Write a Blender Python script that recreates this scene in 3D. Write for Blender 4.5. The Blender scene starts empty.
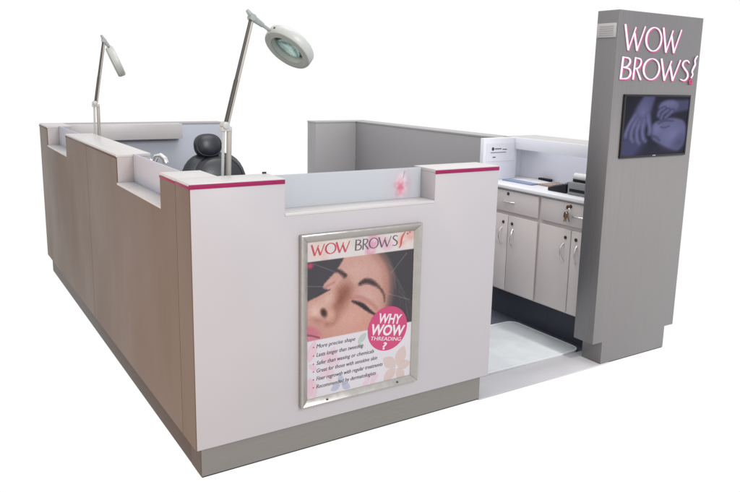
import bpy, bmesh, math, random
import numpy as np
from mathutils import Vector, Matrix
random.seed(4); R = math.radians
sc = bpy.context.scene
col = sc.collection

# ------------------------------------------------------------------ camera
def cam_axes(yaw, pitch, roll):
    y, p, r = R(yaw), R(pitch), R(roll)
    f = Vector((math.sin(y)*math.cos(p), math.cos(y)*math.cos(p), -math.sin(p)))
    rt = Vector((math.cos(y), -math.sin(y), 0)); up = rt.cross(f)
    return rt*math.cos(r)+up*math.sin(r), -rt*math.sin(r)+up*math.cos(r), f
CAM = Vector((-0.7368, -2.2884, 1.416))
c_r, c_u, c_f = cam_axes(32.9592, 10.7153, 1.2697)
cd = bpy.data.cameras.new('camera'); cam = bpy.data.objects.new('camera', cd); col.objects.link(cam)
m3 = Matrix((c_r, c_u, -c_f)).transposed()
cam.matrix_world = Matrix.Translation(CAM) @ m3.to_4x4()
cd.sensor_fit = 'HORIZONTAL'; cd.sensor_width = 36; cd.lens = 36*718.558/740
cd.shift_x = -(380.398-370)/740; cd.shift_y = -(246-216.518)/740
cd.clip_start = .05; cd.clip_end = 500
sc.camera = cam

# ------------------------------------------------------------------ plain white surround and lamps
w = bpy.data.worlds.new('World'); sc.world = w; w.use_nodes = True
bg = w.node_tree.nodes['Background']; bg.inputs[0].default_value = (1, 1, 1, 1); bg.inputs[1].default_value = 1.0
sc.view_settings.view_transform = 'Standard'; sc.view_settings.look = 'None'
sc.view_settings.exposure = 0; sc.view_settings.gamma = 1
def area(name, loc, target, size, watts, colr, sy=None):
    l = bpy.data.lights.new(name, 'AREA'); l.energy = watts; l.color = colr; l.size = size
    if sy: l.shape = 'RECTANGLE'; l.size_y = sy
    o = bpy.data.objects.new(name, l); col.objects.link(o); o.location = loc
    o.rotation_euler = (Vector(target)-Vector(loc)).to_track_quat('-Z', 'Y').to_euler()
    return o
area('ceiling_lamp', (1.3, 0.9, 4.2), (1.3, 1.3, 0), 2.4, 80, (1, .97, .95))
area('hall_lamp', (1.0, -4.8, 3.5), (1.2, 0.2, .7), 2.0, 230, (1, .965, .985))
area('warm_bounce_fill', (-1.7, -.1, .3), (0, .3, .3), .9, 24, (1, .56, .30))  # unseen low fill, added for a warm floor-bounce glow on the side panels
def spot(name, loc, target, watts, deg, colr):
    l = bpy.data.lights.new(name, 'SPOT'); l.energy = watts; l.color = colr; l.spot_size = R(deg); l.spot_blend = 1; l.shadow_soft_size = .15
    o = bpy.data.objects.new(name, l); col.objects.link(o); o.location = loc
    o.rotation_euler = (Vector(target)-Vector(loc)).to_track_quat('-Z', 'Y').to_euler()
spot('tower_fill_spot', (2.1, -3.2, 3.0), (2.45, .03, .55), 850, 27, (1, .91, .83))  # unseen spot, added to give the tower front a warm gradient

# ------------------------------------------------------------------ materials
def lin(c):
    c = c/255.0
    return c/12.92 if c <= .04045 else ((c+.055)/1.055)**2.4
def rgb(r, g, b, s=1.0): return (lin(r)*s, lin(g)*s, lin(b)*s)
def mat(name, c, rough=.5, metal=0, var=.06, scale=6, bump=0, bscale=200, stretch=None, spec=.5, rvar=.08, coat=0):
    m = bpy.data.materials.new(name); m.use_nodes = True
    nt = m.node_tree; N = nt.nodes; L = nt.links; b = N['Principled BSDF']
    tc = N.new('ShaderNodeTexCoord'); mp = N.new('ShaderNodeMapping'); L.new(tc.outputs['Object'], mp.inputs[0])
    if stretch: mp.inputs['Scale'].default_value = stretch
    n = N.new('ShaderNodeTexNoise'); n.inputs['Scale'].default_value = scale; n.inputs['Detail'].default_value = 5
    L.new(mp.outputs[0], n.inputs['Vector'])
    rp = N.new('ShaderNodeMapRange'); rp.inputs[1].default_value = .25; rp.inputs[2].default_value = .75
    rp.inputs[3].default_value = 1-var; rp.inputs[4].default_value = 1+var; L.new(n.outputs[0], rp.inputs[0])
    mx = N.new('ShaderNodeVectorMath'); mx.operation = 'SCALE'; mx.inputs[0].default_value = c[:3]; L.new(rp.outputs[0], mx.inputs[3])
    L.new(mx.outputs[0], b.inputs['Base Color'])
    rr = N.new('ShaderNodeMapRange'); rr.inputs[1].default_value = .3; rr.inputs[2].default_value = .7
    rr.inputs[3].default_value = max(.02, rough-rvar); rr.inputs[4].default_value = min(1, rough+rvar); L.new(n.outputs[0], rr.inputs[0])
    L.new(rr.outputs[0], b.inputs['Roughness'])
    b.inputs['Metallic'].default_value = metal; b.inputs['Specular IOR Level'].default_value = spec
    b.inputs['Coat Weight'].default_value = coat
    if bump:
        n2 = N.new('ShaderNodeTexNoise'); n2.inputs['Scale'].default_value = bscale; n2.inputs['Detail'].default_value = 3
        L.new(mp.outputs[0], n2.inputs['Vector'])
        bp = N.new('ShaderNodeBump'); bp.inputs['Strength'].default_value = bump; bp.inputs['Distance'].default_value = .001
        L.new(n2.outputs[0], bp.inputs['Height']); L.new(bp.outputs[0], b.inputs['Normal'])
    return m
def attr_mat(name, scale=1.0, emit=0.0, rough=.4, grey=0):
    m = bpy.data.materials.new(name); m.use_nodes = True
    nt = m.node_tree; b = nt.nodes['Principled BSDF']
    a = nt.nodes.new('ShaderNodeAttribute'); a.attribute_name = 'print'
    s = nt.nodes.new('ShaderNodeVectorMath'); s.operation = 'SCALE'; s.inputs[3].default_value = scale
    nt.links.new(a.outputs['Color'], s.inputs[0])
    if emit:
        hs = nt.nodes.new('ShaderNodeHueSaturation'); hs.inputs['Saturation'].default_value = 1-grey
        nt.links.new(a.outputs['Color'], hs.inputs['Color']); nt.links.new(hs.outputs[0], b.inputs['Emission Color']); b.inputs['Emission Strength'].default_value = emit
        b.inputs['Base Color'].default_value = (.002, .002, .003, 1); b.inputs['Specular IOR Level'].default_value = .06
    else: nt.links.new(s.outputs[0], b.inputs['Base Color'])
    b.inputs['Roughness'].default_value = rough
    return m
ES = .60      # print and paint values as they look under this surround
M = {}
M['white']  = mat('white_laminate', rgb(203, 199, 202, .60), .42, var=.02, scale=2.5, bump=.03, bscale=350)
M['slab']   = mat('white_solid_top', rgb(226, 223, 223, .56), .35, var=.02, scale=4, bump=.02)
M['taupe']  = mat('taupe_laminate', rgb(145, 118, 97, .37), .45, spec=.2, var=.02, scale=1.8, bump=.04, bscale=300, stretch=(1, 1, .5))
M['pink']   = mat('magenta_strip', rgb(165, 40, 95, .58), .5, var=.05, spec=.15)
M['stripshade'] = mat('shaded_magenta_strip', rgb(112, 78, 74, .55), .5, var=.05, spec=.15)  # the magenta strip on the far blocks, its shade put into the colour
M['sidekick'] = mat('dark_brown_plinth', rgb(106, 92, 82, .46), .5, .2, var=.01, scale=2, spec=.2, rvar=.02)  # darker and browner than the front plinth
M['worktop'] = mat('white_worktop', rgb(236, 237, 242, .82), .35, var=.02, scale=4)
M['alu']    = mat('brushed_aluminium', rgb(148, 146, 148, .58), .33, .5, var=.022, scale=9, bump=.012, bscale=90, stretch=(30, 30, .6))
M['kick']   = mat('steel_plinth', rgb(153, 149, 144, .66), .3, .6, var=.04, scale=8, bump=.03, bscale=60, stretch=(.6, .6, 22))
M['frame']  = mat('anodised_frame', rgb(182, 179, 174, .76), .3, .65, var=.04, scale=10, stretch=(3, 3, 3))
M['greywall'] = mat('grey_laminate', rgb(150, 148, 150, .98), .55, var=.03, scale=2, bump=.03)
M['cab']    = mat('cabinet_laminate', rgb(194, 187, 186, 1), .5, var=.03, scale=3, bump=.04)
M['inwhite'] = mat('interior_white', rgb(222, 223, 232, 1), .5, var=.02, scale=3)
M['dark']   = mat('dark_plinth', rgb(58, 62, 74, 1), .6, var=.1)
M['backblue'] = mat('blue_grey_laminate', rgb(184, 189, 200, .8), .5, var=.03, scale=2)
M['floor']  = mat('dark_vinyl', rgb(74, 78, 90, 1), .55, var=.12, scale=8, bump=.1)
M['tile']   = mat('pale_threshold', rgb(194, 195, 200, .64), .35, var=.03, scale=5, bump=.03)
M['mat']    = mat('pale_mat', rgb(186, 192, 196, .76), .6, var=.06, scale=9, bump=.06)
M['matedge'] = mat('mat_lip', rgb(205, 211, 216, .75), .35, var=.02)
M['chrome'] = mat('chrome', (.72, .72, .72), .14, 1.0, var=.02)
M['darkmetal'] = mat('dark_metal', rgb(95, 92, 88, .7), .35, .7, var=.06)
M['lampwhite'] = mat('lamp_enamel', rgb(196, 200, 197, .66), .35, var=.04, scale=20)
M['rod'] = mat('lamp_arm', rgb(188, 184, 176, .66), .35, .2, var=.05, scale=20)
M['lampgrey'] = mat('lamp_grey', rgb(150, 160, 158, .7), .35, var=.06, scale=20)
M['leather'] = mat('black_leather', rgb(40, 44, 52, .7), .38, var=.15, scale=14, bump=.25, bscale=260)
M['black']  = mat('black_plastic', rgb(32, 33, 38, .7), .45, var=.1, spec=.25)
M['greyplastic'] = mat('grey_plastic', rgb(138, 140, 144, .75), .45, var=.04)
M['paper']  = mat('paper', rgb(225, 224, 226, .85), .7, var=.02)
M['blue']   = mat('blue_card', rgb(140, 156, 190, .8), .55, var=.05)
M['kraft']  = mat('kraft_card', rgb(165, 145, 128, .8), .7, var=.06)
M['brown']  = mat('brown_leather', rgb(96, 66, 54, .8), .55, var=.2, scale=60)
M['brass']  = mat('worn_brass', rgb(150, 125, 95, .8), .35, .6, var=.1)
M['letter'] = mat('white_acrylic', rgb(240, 214, 230, .76), .3, var=.02)
_b = M['letter'].node_tree.nodes['Principled BSDF']; _b.inputs['Emission Color'].default_value = (1, .86, .94, 1); _b.inputs['Emission Strength'].default_value = .2   # lit sign letters
M['letterpink'] = mat('pink_acrylic', rgb(205, 85, 145, .72), .35, var=.04)
M['plate']  = mat('vent_plate', rgb(172, 172, 172, .85), .5, .1, var=.04)
M['red']    = mat('print_red', rgb(195, 72, 90, ES), .5, var=.1, scale=60)
M['ink']    = mat('print_ink', rgb(78, 68, 78, ES), .5, var=.08, scale=60)
M['inkgrey'] = mat('print_grey', rgb(98, 84, 96, ES), .5, var=.08, scale=60)
M['orange'] = mat('print_orange', rgb(200, 90, 75, ES), .5, var=.1, scale=60)
M['printwhite'] = mat('print_white', rgb(238, 226, 234, ES), .5, var=.02)
M['printpink'] = mat('print_pink', rgb(205, 66, 118, ES), .5, var=.03)
M['poster'] = attr_mat('poster_print', ES, rough=.33)
M['screen'] = attr_mat('screen_picture', 1, emit=.8, rough=.25, grey=.22)
def frosted():
    m = bpy.data.materials.new('frosted_acrylic'); m.use_nodes = True
    nt = m.node_tree; N = nt.nodes; L = nt.links; b = N['Principled BSDF']; out = N['Material Output']
    a = N.new('ShaderNodeAttribute'); a.attribute_name = 'print'
    L.new(a.outputs['Color'], b.inputs['Base Color']); b.inputs['Roughness'].default_value = .3
    t = N.new('ShaderNodeBsdfTranslucent'); L.new(a.outputs['Color'], t.inputs['Color'])
    n = N.new('ShaderNodeTexNoise'); n.inputs['Scale'].default_value = 500
    bu = N.new('ShaderNodeBump'); bu.inputs['Strength'].default_value = .1; bu.inputs['Distance'].default_value = .0006
    L.new(n.outputs[0], bu.inputs['Height']); L.new(bu.outputs[0], b.inputs['Normal'])
    mx = N.new('ShaderNodeMixShader'); mx.inputs[0].default_value = .45
    L.new(b.outputs[0], mx.inputs[1]); L.new(t.outputs[0], mx.inputs[2]); L.new(mx.outputs[0], out.inputs[0])
    return m
M['frost'] = frosted()
def glass():
    m = bpy.data.materials.new('magnifier_glass'); m.use_nodes = True
    N = m.node_tree.nodes; L = m.node_tree.links; out = N['Material Output']
    t = N.new('ShaderNodeBsdfTransparent'); t.inputs[0].default_value = (.80, .87, .85, 1)
    g = N.new('ShaderNodeBsdfGlossy'); g.inputs[0].default_value = (.8, .85, .85, 1); g.inputs['Roughness'].default_value = .08
    f = N.new('ShaderNodeFresnel'); f.inputs[0].default_value = 1.5
    x = N.new('ShaderNodeMixShader'); L.new(f.outputs[0], x.inputs[0]); L.new(t.outputs[0], x.inputs[1]); L.new(g.outputs[0], x.inputs[2]); L.new(x.outputs[0], out.inputs[0])
    return m
M['glass'] = glass()

# ------------------------------------------------------------------ mesh helpers
ORG = {}
def org(o): return ORG.get(o.name, Vector((0, 0, 0)))
def tag(o, label, cat, group=None):
    o['label'] = label; o['category'] = cat
    if group: o['group'] = group
    return o
def thing(name, loc, label, cat, group=None):
    o = bpy.data.objects.new(name, None); o.empty_display_size = .1; col.objects.link(o); o.location = loc
    ORG[o.name] = Vector(loc); return tag(o, label, cat, group)
def link(name, me, material, parent=None, at=None):
    """Vertices come in world metres; they are stored about the parent's base (or `at`)."""
    o = bpy.data.objects.new(name, me); col.objects.link(o)
    if parent is not None:
        base = org(parent); o.parent = parent
    else:
        base = Vector(at) if at else Vector((0, 0, 0)); o.location = base
    me.transform(Matrix.Translation(-base)); ORG[o.name] = base
    me.materials.append(material); return o
class MB:
    def __init__(s): s.v = []; s.f = []
    def add(s, vs, fs):
        k = len(s.v); s.v += [tuple(p) for p in vs]; s.f += [tuple(i+k for i in f) for f in fs]; return s
    def box(s, x0, x1, y0, y1, z0, z1):
        return s.add([(x0,y0,z0),(x1,y0,z0),(x1,y1,z0),(x0,y1,z0),(x0,y0,z1),(x1,y0,z1),(x1,y1,z1),(x0,y1,z1)],
                     [(0,3,2,1),(4,5,6,7),(0,1,5,4),(1,2,6,5),(2,3,7,6),(3,0,4,7)])
    def prism(s, poly, ax, a, b):
        """poly: 2-D outline in the two remaining axes, pushed along axis ax from a to b"""
        def P(p, t): return {'x': (t, p[0], p[1]), 'y': (p[0], t, p[1]), 'z': (p[0], p[1], t)}[ax]
        n = len(poly)
        return s.add([P(p, a) for p in poly]+[P(p, b) for p in poly],
                     [tuple(range(n)), tuple(range(2*n-1, n-1, -1))]+[(i, n+i, n+(i+1) % n, (i+1) % n) for i in range(n)])
    def tube(s, pts, rad, n=12):
        pts = [Vector(p) for p in pts]; rr = rad if isinstance(rad, (list, tuple)) else [rad]*len(pts)
        vs = []; fs = []; ref = None
        for i, p in enumerate(pts):
            t = (pts[min(i+1, len(pts)-1)]-pts[max(i-1, 0)]).normalized()
            if ref is None: ref = Vector((0, 0, 1)) if abs(t.z) < .9 else Vector((1, 0, 0))
            a = (ref-t*ref.dot(t)).normalized(); ref = a; b = t.cross(a)
            for k in range(n):
                th = 2*math.pi*k/n; vs.append(p+(a*math.cos(th)+b*math.sin(th))*rr[i])
        for i in range(len(pts)-1):
            for k in range(n): fs.append((i*n+k, i*n+(k+1) % n, (i+1)*n+(k+1) % n, (i+1)*n+k))
        fs.append(tuple(range(n-1, -1, -1))); fs.append(tuple(range((len(pts)-1)*n, len(pts)*n)))
        return s.add(vs, fs)
    def lathe(s, prof, mtx, n=48, closed=True):
        """prof: (radius, height) outline; mtx places it"""
        vs = []; fs = []; m = len(prof)
        for k in range(n):
            th = 2*math.pi*k/n
            for r_, h in prof: vs.append(mtx @ Vector((r_*math.cos(th), r_*math.sin(th), h)))
        for k in range(n):
            for j in range(m if closed else m-1):
                fs.append((k*m+j, ((k+1) % n)*m+j, ((k+1) % n)*m+(j+1) % m, k*m+(j+1) % m))
        return s.add(vs, fs)
    def sell(s, c, r, e1=.5, e2=.5, mtx=None, nu=28, nv=18):
        """superellipsoid: soft upholstered pads"""
        def pw(x, e): return math.copysign(abs(x)**e, x)
        mt = mtx or Matrix.Identity(3); vs = []; fs = []; c = Vector(c)
        for j in range(nv+1):
            ph = -math.pi/2+math.pi*j/nv
            for k in range(nu):
                th = 2*math.pi*k/nu
                vs.append(c+mt @ Vector((r[0]*pw(math.cos(ph), e1)*pw(math.cos(th), e2), r[1]*pw(math.cos(ph), e1)*pw(math.sin(th), e2), r[2]*pw(math.sin(ph), e1))))
        for j in range(nv):
            for k in range(nu): fs.append((j*nu+k, j*nu+(k+1) % nu, (j+1)*nu+(k+1) % nu, (j+1)*nu+k))
        return s.add(vs, fs)
    def build(s, name, material, parent=None, at=None, bevel=0, smooth=False, seg=2):
        bm = bmesh.new(); vv = [bm.verts.new(p) for p in s.v]
        for f in s.f:
            try: bm.faces.new([vv[i] for i in f])
            except ValueError: pass
        bmesh.ops.remove_doubles(bm, verts=bm.verts, dist=1e-6)
        bmesh.ops.recalc_face_normals(bm, faces=bm.faces)
        if bevel:
            ed = [e for e in bm.edges if len(e.link_faces) == 2 and e.calc_face_angle(0) > .5]
            bmesh.ops.bevel(bm, geom=ed, offset=bevel, segments=seg, affect='EDGES', profile=.5, clamp_overlap=True)
        me = bpy.data.meshes.new(name); bm.to_mesh(me); bm.free()
        if smooth or bevel:
            me.polygons.foreach_set('use_smooth', [True]*len(me.polygons))
            if not smooth: me.set_sharp_from_angle(angle=R(28))
            else: me.set_sharp_from_angle(angle=R(50))
        return link(name, me, material, parent, at)
def B(*a): return MB().box(*a)

H, HK, K, W, D, T = 1.07, .122, .025, 1.344, 3.28, .15
LZ = .944          # ledge height in the notches

def sheet(name, material, parent, o, ux, uz, nx, nz, paint, thick=(0, .001, 0)):
    """flat printed sheet: fine grid from corner o along ux, uz; paint(x, z) gives the ink colour (sRGB 0..255) in metres of that plane"""
    gx, gz = np.meshgrid(np.linspace(0, 1, nx), np.linspace(0, 1, nz))
    o, ux, uz = np.array(o), np.array(ux), np.array(uz)
    P = o+gx[..., None]*ux+gz[..., None]*uz
    idx = np.arange(nx*nz).reshape(nz, nx)
    F = np.stack([idx[:-1, :-1], idx[:-1, 1:], idx[1:, 1:], idx[1:, :-1]], -1).reshape(-1, 4)
    me = bpy.data.meshes.new(name); me.from_pydata(P.reshape(-1, 3).tolist(), [], F.tolist())
    c = np.clip(paint(P), 0, 255)/255.0
    c = np.where(c <= .04045, c/12.92, ((c+.055)/1.055)**2.4)
    at_ = me.color_attributes.new('print', 'FLOAT_COLOR', 'POINT')
    at_.data.foreach_set('color', np.concatenate([c.reshape(-1, 3), np.ones((nx*nz, 1))], 1).astype(np.float32).ravel())
    return link(name, me, material, parent)
# painting tools for the flat prints
def sstep(d, soft): return np.clip(.5-d/(2*soft), 0, 1)
def over(c, colr, a): return c*(1-a[..., None])+np.array(colr, float)*a[..., None]
def d_ell(x, z, cx, cz, rx, rz, rot=0):
    a = R(rot); dx, dz = x-cx, z-cz; u = dx*math.cos(a)+dz*math.sin(a); v = -dx*math.sin(a)+dz*math.cos(a)
    return (np.sqrt((u/rx)**2+(v/rz)**2)-1)*min(rx, rz)
def d_line(x, z, pts, wid):
    best = np.full(x.shape, 9.)
    for (a, b), (wa, wb) in zip(zip(pts[:-1], pts[1:]), zip(wid[:-1], wid[1:])):
        vx, vz = b[0]-a[0], b[1]-a[1]; t = np.clip(((x-a[0])*vx+(z-a[1])*vz)/(vx*vx+vz*vz), 0, 1)
        best = np.minimum(best, np.hypot(x-a[0]-t*vx, z-a[1]-t*vz)-(wa+(wb-wa)*t)/2)
    return best
def d_poly(x, z, poly):
    d = np.full(x.shape, 9.); ins = np.zeros(x.shape, bool); n = len(poly)
    for i in range(n):
        a, b = poly[i], poly[(i+1) % n]; vx, vz = b[0]-a[0], b[1]-a[1]
        t = np.clip(((x-a[0])*vx+(z-a[1])*vz)/(vx*vx+vz*vz+1e-12), 0, 1)
        d = np.minimum(d, np.hypot(x-a[0]-t*vx, z-a[1]-t*vz))
        c = ((a[1] > z) != (b[1] > z)) & (x < (b[0]-a[0])*(z-a[1])/((b[1]-a[1]) or 1e-9)+a[0]); ins ^= c
    return np.where(ins, -d, d)
def smooth_pts(pts, n=6):
    out = []
    for i in range(len(pts)-1):
        p0, p1, p2, p3 = [np.array(pts[max(0, min(len(pts)-1, i+k))], float) for k in (-1, 0, 1, 2)]
        for t in np.linspace(0, 1, n, endpoint=False):
            out.append(tuple(.5*((2*p1)+(p2-p0)*t+(2*p0-5*p1+4*p2-p3)*t*t+(3*p1-p0-3*p2+p3)*t**3)))
    out.append(tuple(pts[-1])); return out

# ------------------------------------------------------------------ the floor of the stand
def structure(name, mb, m, at, bevel=0):
    o = mb.build(name, m, at=at, bevel=bevel); o['kind'] = 'structure'; return o
structure('floor', B(.14, 2.55, .08, 3.2, -.012, -.005), M['floor'], (1.3, 1.6, 0))
structure('threshold', B(1.318, 2.2, .025, .209, -.004, .003), M['tile'], (1.7, .1, 0), bevel=.0015)

# ------------------------------------------------------------------ front counter
fc = thing('front_counter', (W/2, T/2, 0), 'white front counter with magenta edge strip and a low frosted pane in its middle', 'counter', 'counters round the stand')
NX0, NX1 = .343, 1.007
MB().prism([(.003, HK), (W, HK), (W, 1.056), (NX1, 1.056), (NX1, .934), (NX0, .934), (NX0, 1.056), (.003, 1.056)], 'y', 0, T).build('front_panel', M['white'], fc, bevel=.0012)
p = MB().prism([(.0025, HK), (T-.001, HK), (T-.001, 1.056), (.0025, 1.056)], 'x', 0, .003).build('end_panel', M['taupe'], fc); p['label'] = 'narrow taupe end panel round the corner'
for x0, x1 in ((-.001, NX0), (NX1, W+.001)):
    B(max(x0, 0), min(x1, W), 0, T+.002, 1.0562, H).build('counter_top', M['slab'], fc, bevel=.0012)
    B(x0-.0015, x1, -.0025, -.0002, 1.0515, 1.0665).build('edge_strip', M['pink'], fc, bevel=.0006)
B(-.0025, -.0002, 0, T, 1.051, 1.0605).build('edge_strip', M['pink'], fc, bevel=.0006)
B(NX0+.0005, NX1-.0005, -.001, T, .9342, LZ).build('ledge', M['slab'], fc, bevel=.001)
def pane_paint(P):
    x, z = P[..., 0], P[..., 2]
    c = np.zeros(P.shape); c[:] = (200, 204, 208)
    fx = .905
    g = np.exp(-((x-fx)/.05)**2-((z-1.005)/.055)**2)
    c = over(c, (222, 184, 196), .4*g)
    c = over(c, (236, 226, 230), sstep(d_ell(x, z, fx+.008, 1.0, .026, .046), .008)*.75)
    for k in range(5):
        a = R(90+72*k); c = over(c, (208, 92, 122), sstep(np.abs(d_ell(x, z, fx+.011*math.cos(a), .992+.017*math.sin(a), .019, .010, 90+72*k))-.0022, .005)*.28)
    c = over(c, (206, 112, 136), sstep(d_ell(x, z, fx-.002, .99, .011, .02), .012)*.55)
    c = over(c, (150, 120, 135), sstep(d_line(x, z, [(fx+.012, 1.03), (fx+.018, 1.055)], [.004, .005]), .003)*.6)
    c = over(c, (170, 150, 165), sstep(d_ell(x, z, fx+.033, 1.005, .012, .03), .015)*.3)
    return c
def pane(name, parent, axis, a0, a1, at0, paint):
    z0, z1 = LZ+.0005, 1.069
    if axis == 'x': return sheet_box(name, parent, (a0, at0, z0), (a1-a0, 0, 0), (0, 0, z1-z0), (0, .006, 0), paint)
    return sheet_box(name, parent, (at0, a1, z0), (0, a0-a1, 0), (0, 0, z1-z0), (.006, 0, 0), paint)
def sheet_box(name, parent, o, ux, uz, th, paint):
    ob = sheet(name, M['frost'], parent, o, ux, uz, 150, 30, paint)
    md = ob.modifiers.new('thickness', 'SOLIDIFY'); md.thickness = .006; md.offset = -1
    return ob
pane('frosted_pane', fc, 'x', NX0+.001, NX1-.001, .098, pane_paint)['label'] = 'frosted pane with a small pink flower motif'
B(K, W-K, K, .13, .005, HK).build('plinth', M['kick'], fc, bevel=.001)
B(K+.002, W-K-.002, K+.002, .13, 0, .0048).build('contact_shade', M['black'], fc)  # thin black strip in place of the contact shadow under the plinth
B(.325, .34, .151, .158, 1.062, 1.076).build('pane_clip', M['black'], fc, bevel=.001)

# ------------------------------------------------------------------ left counter, two notches
lc = thing('side_counter', (T/2, 1.7, 0), 'long taupe panelled side counter with two notches running back from the corner', 'counter', 'counters round the stand')
SE = 1.665
notch = [(.335, 1.010), (2.255, 2.955)]
def yz(y0, y1):
    """outline in y, z of the wall between y0 and y1 with its notches"""
    pts = [(y0, HK), (y1, HK), (y1, 1.056)]
    for a, b in reversed(notch):
        if a > y0 and b < y1: pts += [(b, 1.056), (b, .934), (a, .934), (a, 1.056)]
    return pts+[(y0, 1.056)]
B(.0032, .0044, SE-.003, SE+.003, HK+.002, 1.05).build('joint', M['dark'], lc)
for a, b in ((T+.0015, SE-.0016), (SE+.0016, D)):
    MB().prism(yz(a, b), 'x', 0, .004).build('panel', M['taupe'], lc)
MB().prism(yz(T+.001, D), 'x', .0045, T).build('core', M['white'], lc)
for a, b in ((T+.002, notch[0][0]), (notch[0][1], notch[1][0]), (notch[1][1], D)):
    B(0, T+.002, a, b, 1.0562, H).build('counter_top', M['slab'], lc, bevel=.0012)
    B(-.0025, -.0002, a, b, 1.051, 1.0595).build('edge_strip', M['pink' if a < 1 else 'stripshade'], lc, bevel=.0006)
def plain(P): c = np.zeros(P.shape); c[:] = (204, 205, 213); return c
for a, b in notch:
    B(-.001, T, a+.0005, b-.0005, .9342, LZ).build('ledge', M['slab'], lc, bevel=.001)
    pane('frosted_pane', lc, 'y', a+.001, b-.001, .075, plain)
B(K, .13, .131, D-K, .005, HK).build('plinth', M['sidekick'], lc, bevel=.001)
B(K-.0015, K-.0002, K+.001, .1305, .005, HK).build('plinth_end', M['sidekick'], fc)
B(K+.002, .13, .131, D-K-.002, 0, .0048).build('contact_shade', M['black'], lc)  # contact shadow along the side foot, built as a black strip

# ------------------------------------------------------------------ back counter, return wall, right wall
bc = thing('back_counter', (.7, 3.2, 0), 'low white back counter with an overhanging shelf box behind the black chair', 'counter', 'counters round the stand')
B(T+.003, 1.3, 3.13, D, 0, 1.057).build('wall_panel', M['backblue'], bc, bevel=.001)
B(T+.003, 1.302, 3.128, D+.002, 1.057, H).build('counter_top', M['greywall'], bc, bevel=.001)
B(T+.003, .94, 3.04, 3.129, .957, 1.068).build('shelf_box', M['slab'], bc, bevel=.0015)
rw = thing('grey_partition', (2.62, 1.8, 0), 'low grey partition with a short return enclosing the stand at the right', 'partition')
B(2.544, 2.70, .165, 3.35, 0, 1.048).build('wall_panel', M['greywall'], rw, bevel=.001)
B(2.142, 2.5435, 3.2, 3.35, 0, 1.048).build('return_panel', M['greywall'], rw, bevel=.001)
B(2.541, 2.703, .165, 3.353, 1.048, 1.06).build('cap', M['plate'], rw, bevel=.001)
B(2.139, 2.5405, 3.197, 3.353, 1.048, 1.06).build('cap', M['plate'], rw, bevel=.001)

# ------------------------------------------------------------------ storage cabinets under the right wall
def handle(mb, p0, p1, out, bow=.02):
    p0, p1, out = Vector(p0), Vector(p1), Vector(out)
    pts = [p0+(p1-p0)*t+out*bow*math.sin(math.pi*t)**.6 for t in np.linspace(0, 1, 11)]
    return mb.tube(pts, .0042, 8)
def cabinet(y0, y1, split, label):
    t = thing('storage_cabinet', (2.34, (y0+y1)/2, 0), label, 'cabinet', 'cabinets under the white worktop')
    B(2.166, 2.53, y0+.001, y1-.001, .19, .811).build('carcass', M['cab'], t, bevel=.001)
    B(2.27, 2.5, y0+.0005, y1-.0005, -.003, .19).build('plinth', M['dark'], t)
    g = .012
    dr = B(2.150, 2.1655, y0+g, y1-g, .676, .799).build('drawer', M['cab'], t, bevel=.002)
    yc = (y0+y1)/2 if y1-y0 > .45 else .312
    yl = yc+.008 if y1-y0 > .45 else .312
    def lock(y, z, par):
        q = Matrix.Translation((2.150, y, z)) @ Matrix.Rotation(R(-90), 4, 'Y')
        MB().lathe([(.0001, -.001), (.0095, -.001), (.0095, .003), (.0065, .005), (.0001, .004)], q, 20, False).build('lock', M['darkmetal'], par, smooth=True)
    lock(yl, .783, dr)
    hy = yc if y1-y0 > .45 else .255
    handle(MB(), (2.150, hy+.045, .735), (2.150, hy-.045, .735), (-1, 0, 0), .018).build('handle', M['chrome'], dr, smooth=True)
    for a, b, s in ((y0+g, split-.003, -1), (split+.003, y1-g, 1)):
        d = B(2.150, 2.1655, a, b, .2, .655).build('door', M['cab'], t, bevel=.002)
        y = split+s*.037
        lock(y, .611, d)
        handle(MB(), (2.150, y+s*.008, .578), (2.150, y+s*.004, .482), (-1, s*.4, 0), .02).build('handle', M['chrome'], d, smooth=True)
cabinet(.54, 1.03, .785, 'grey cabinet with one drawer and double doors, farther from the sign tower')
cabinet(.168, .54, .297, 'grey cabinet with keys in its drawer, nearer the sign tower')
B(2.138, 2.54, .166, 1.16, .812, .83).build('worktop', M['worktop'], at=(2.34, .66, .812), bevel=.0015)
tag(bpy.data.objects['worktop'], 'white worktop over the grey cabinets with papers on it', 'worktop')
hu = thing('shelf_unit', (2.48, .66, .83), 'white shelf unit with a boxy end standing on the worktop', 'shelf unit')
B(2.150, 2.42, 1.03, 1.062, .8305, 1.086).build('end_box', M['inwhite'], hu, bevel=.0015)
B(2.4205, 2.53, 1.10, 1.155, .8305, 1.066).build('side_panel', M['inwhite'], hu)
B(2.53, 2.5435, .168, 1.155, .8305, 1.046).build('back_panel', M['inwhite'], hu)
B(2.4205, 2.70, .168, 1.155, 1.0665, 1.086).build('shelf_top', M['slab'], hu, bevel=.001)
B(2.404, 2.42, .168, 1.0295, 1.016, 1.086).build('fascia', M['inwhite'], hu, bevel=.001)
B(2.44, 2.47, .93, .98, 1.052, 1.0662).build('shelf_light', M['black'], hu, bevel=.002)

nl = area('niche_lamp', (2.47, .60, 1.06), (2.47, .60, 0), .04, .28, (.95, .96, 1), .7)

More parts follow.
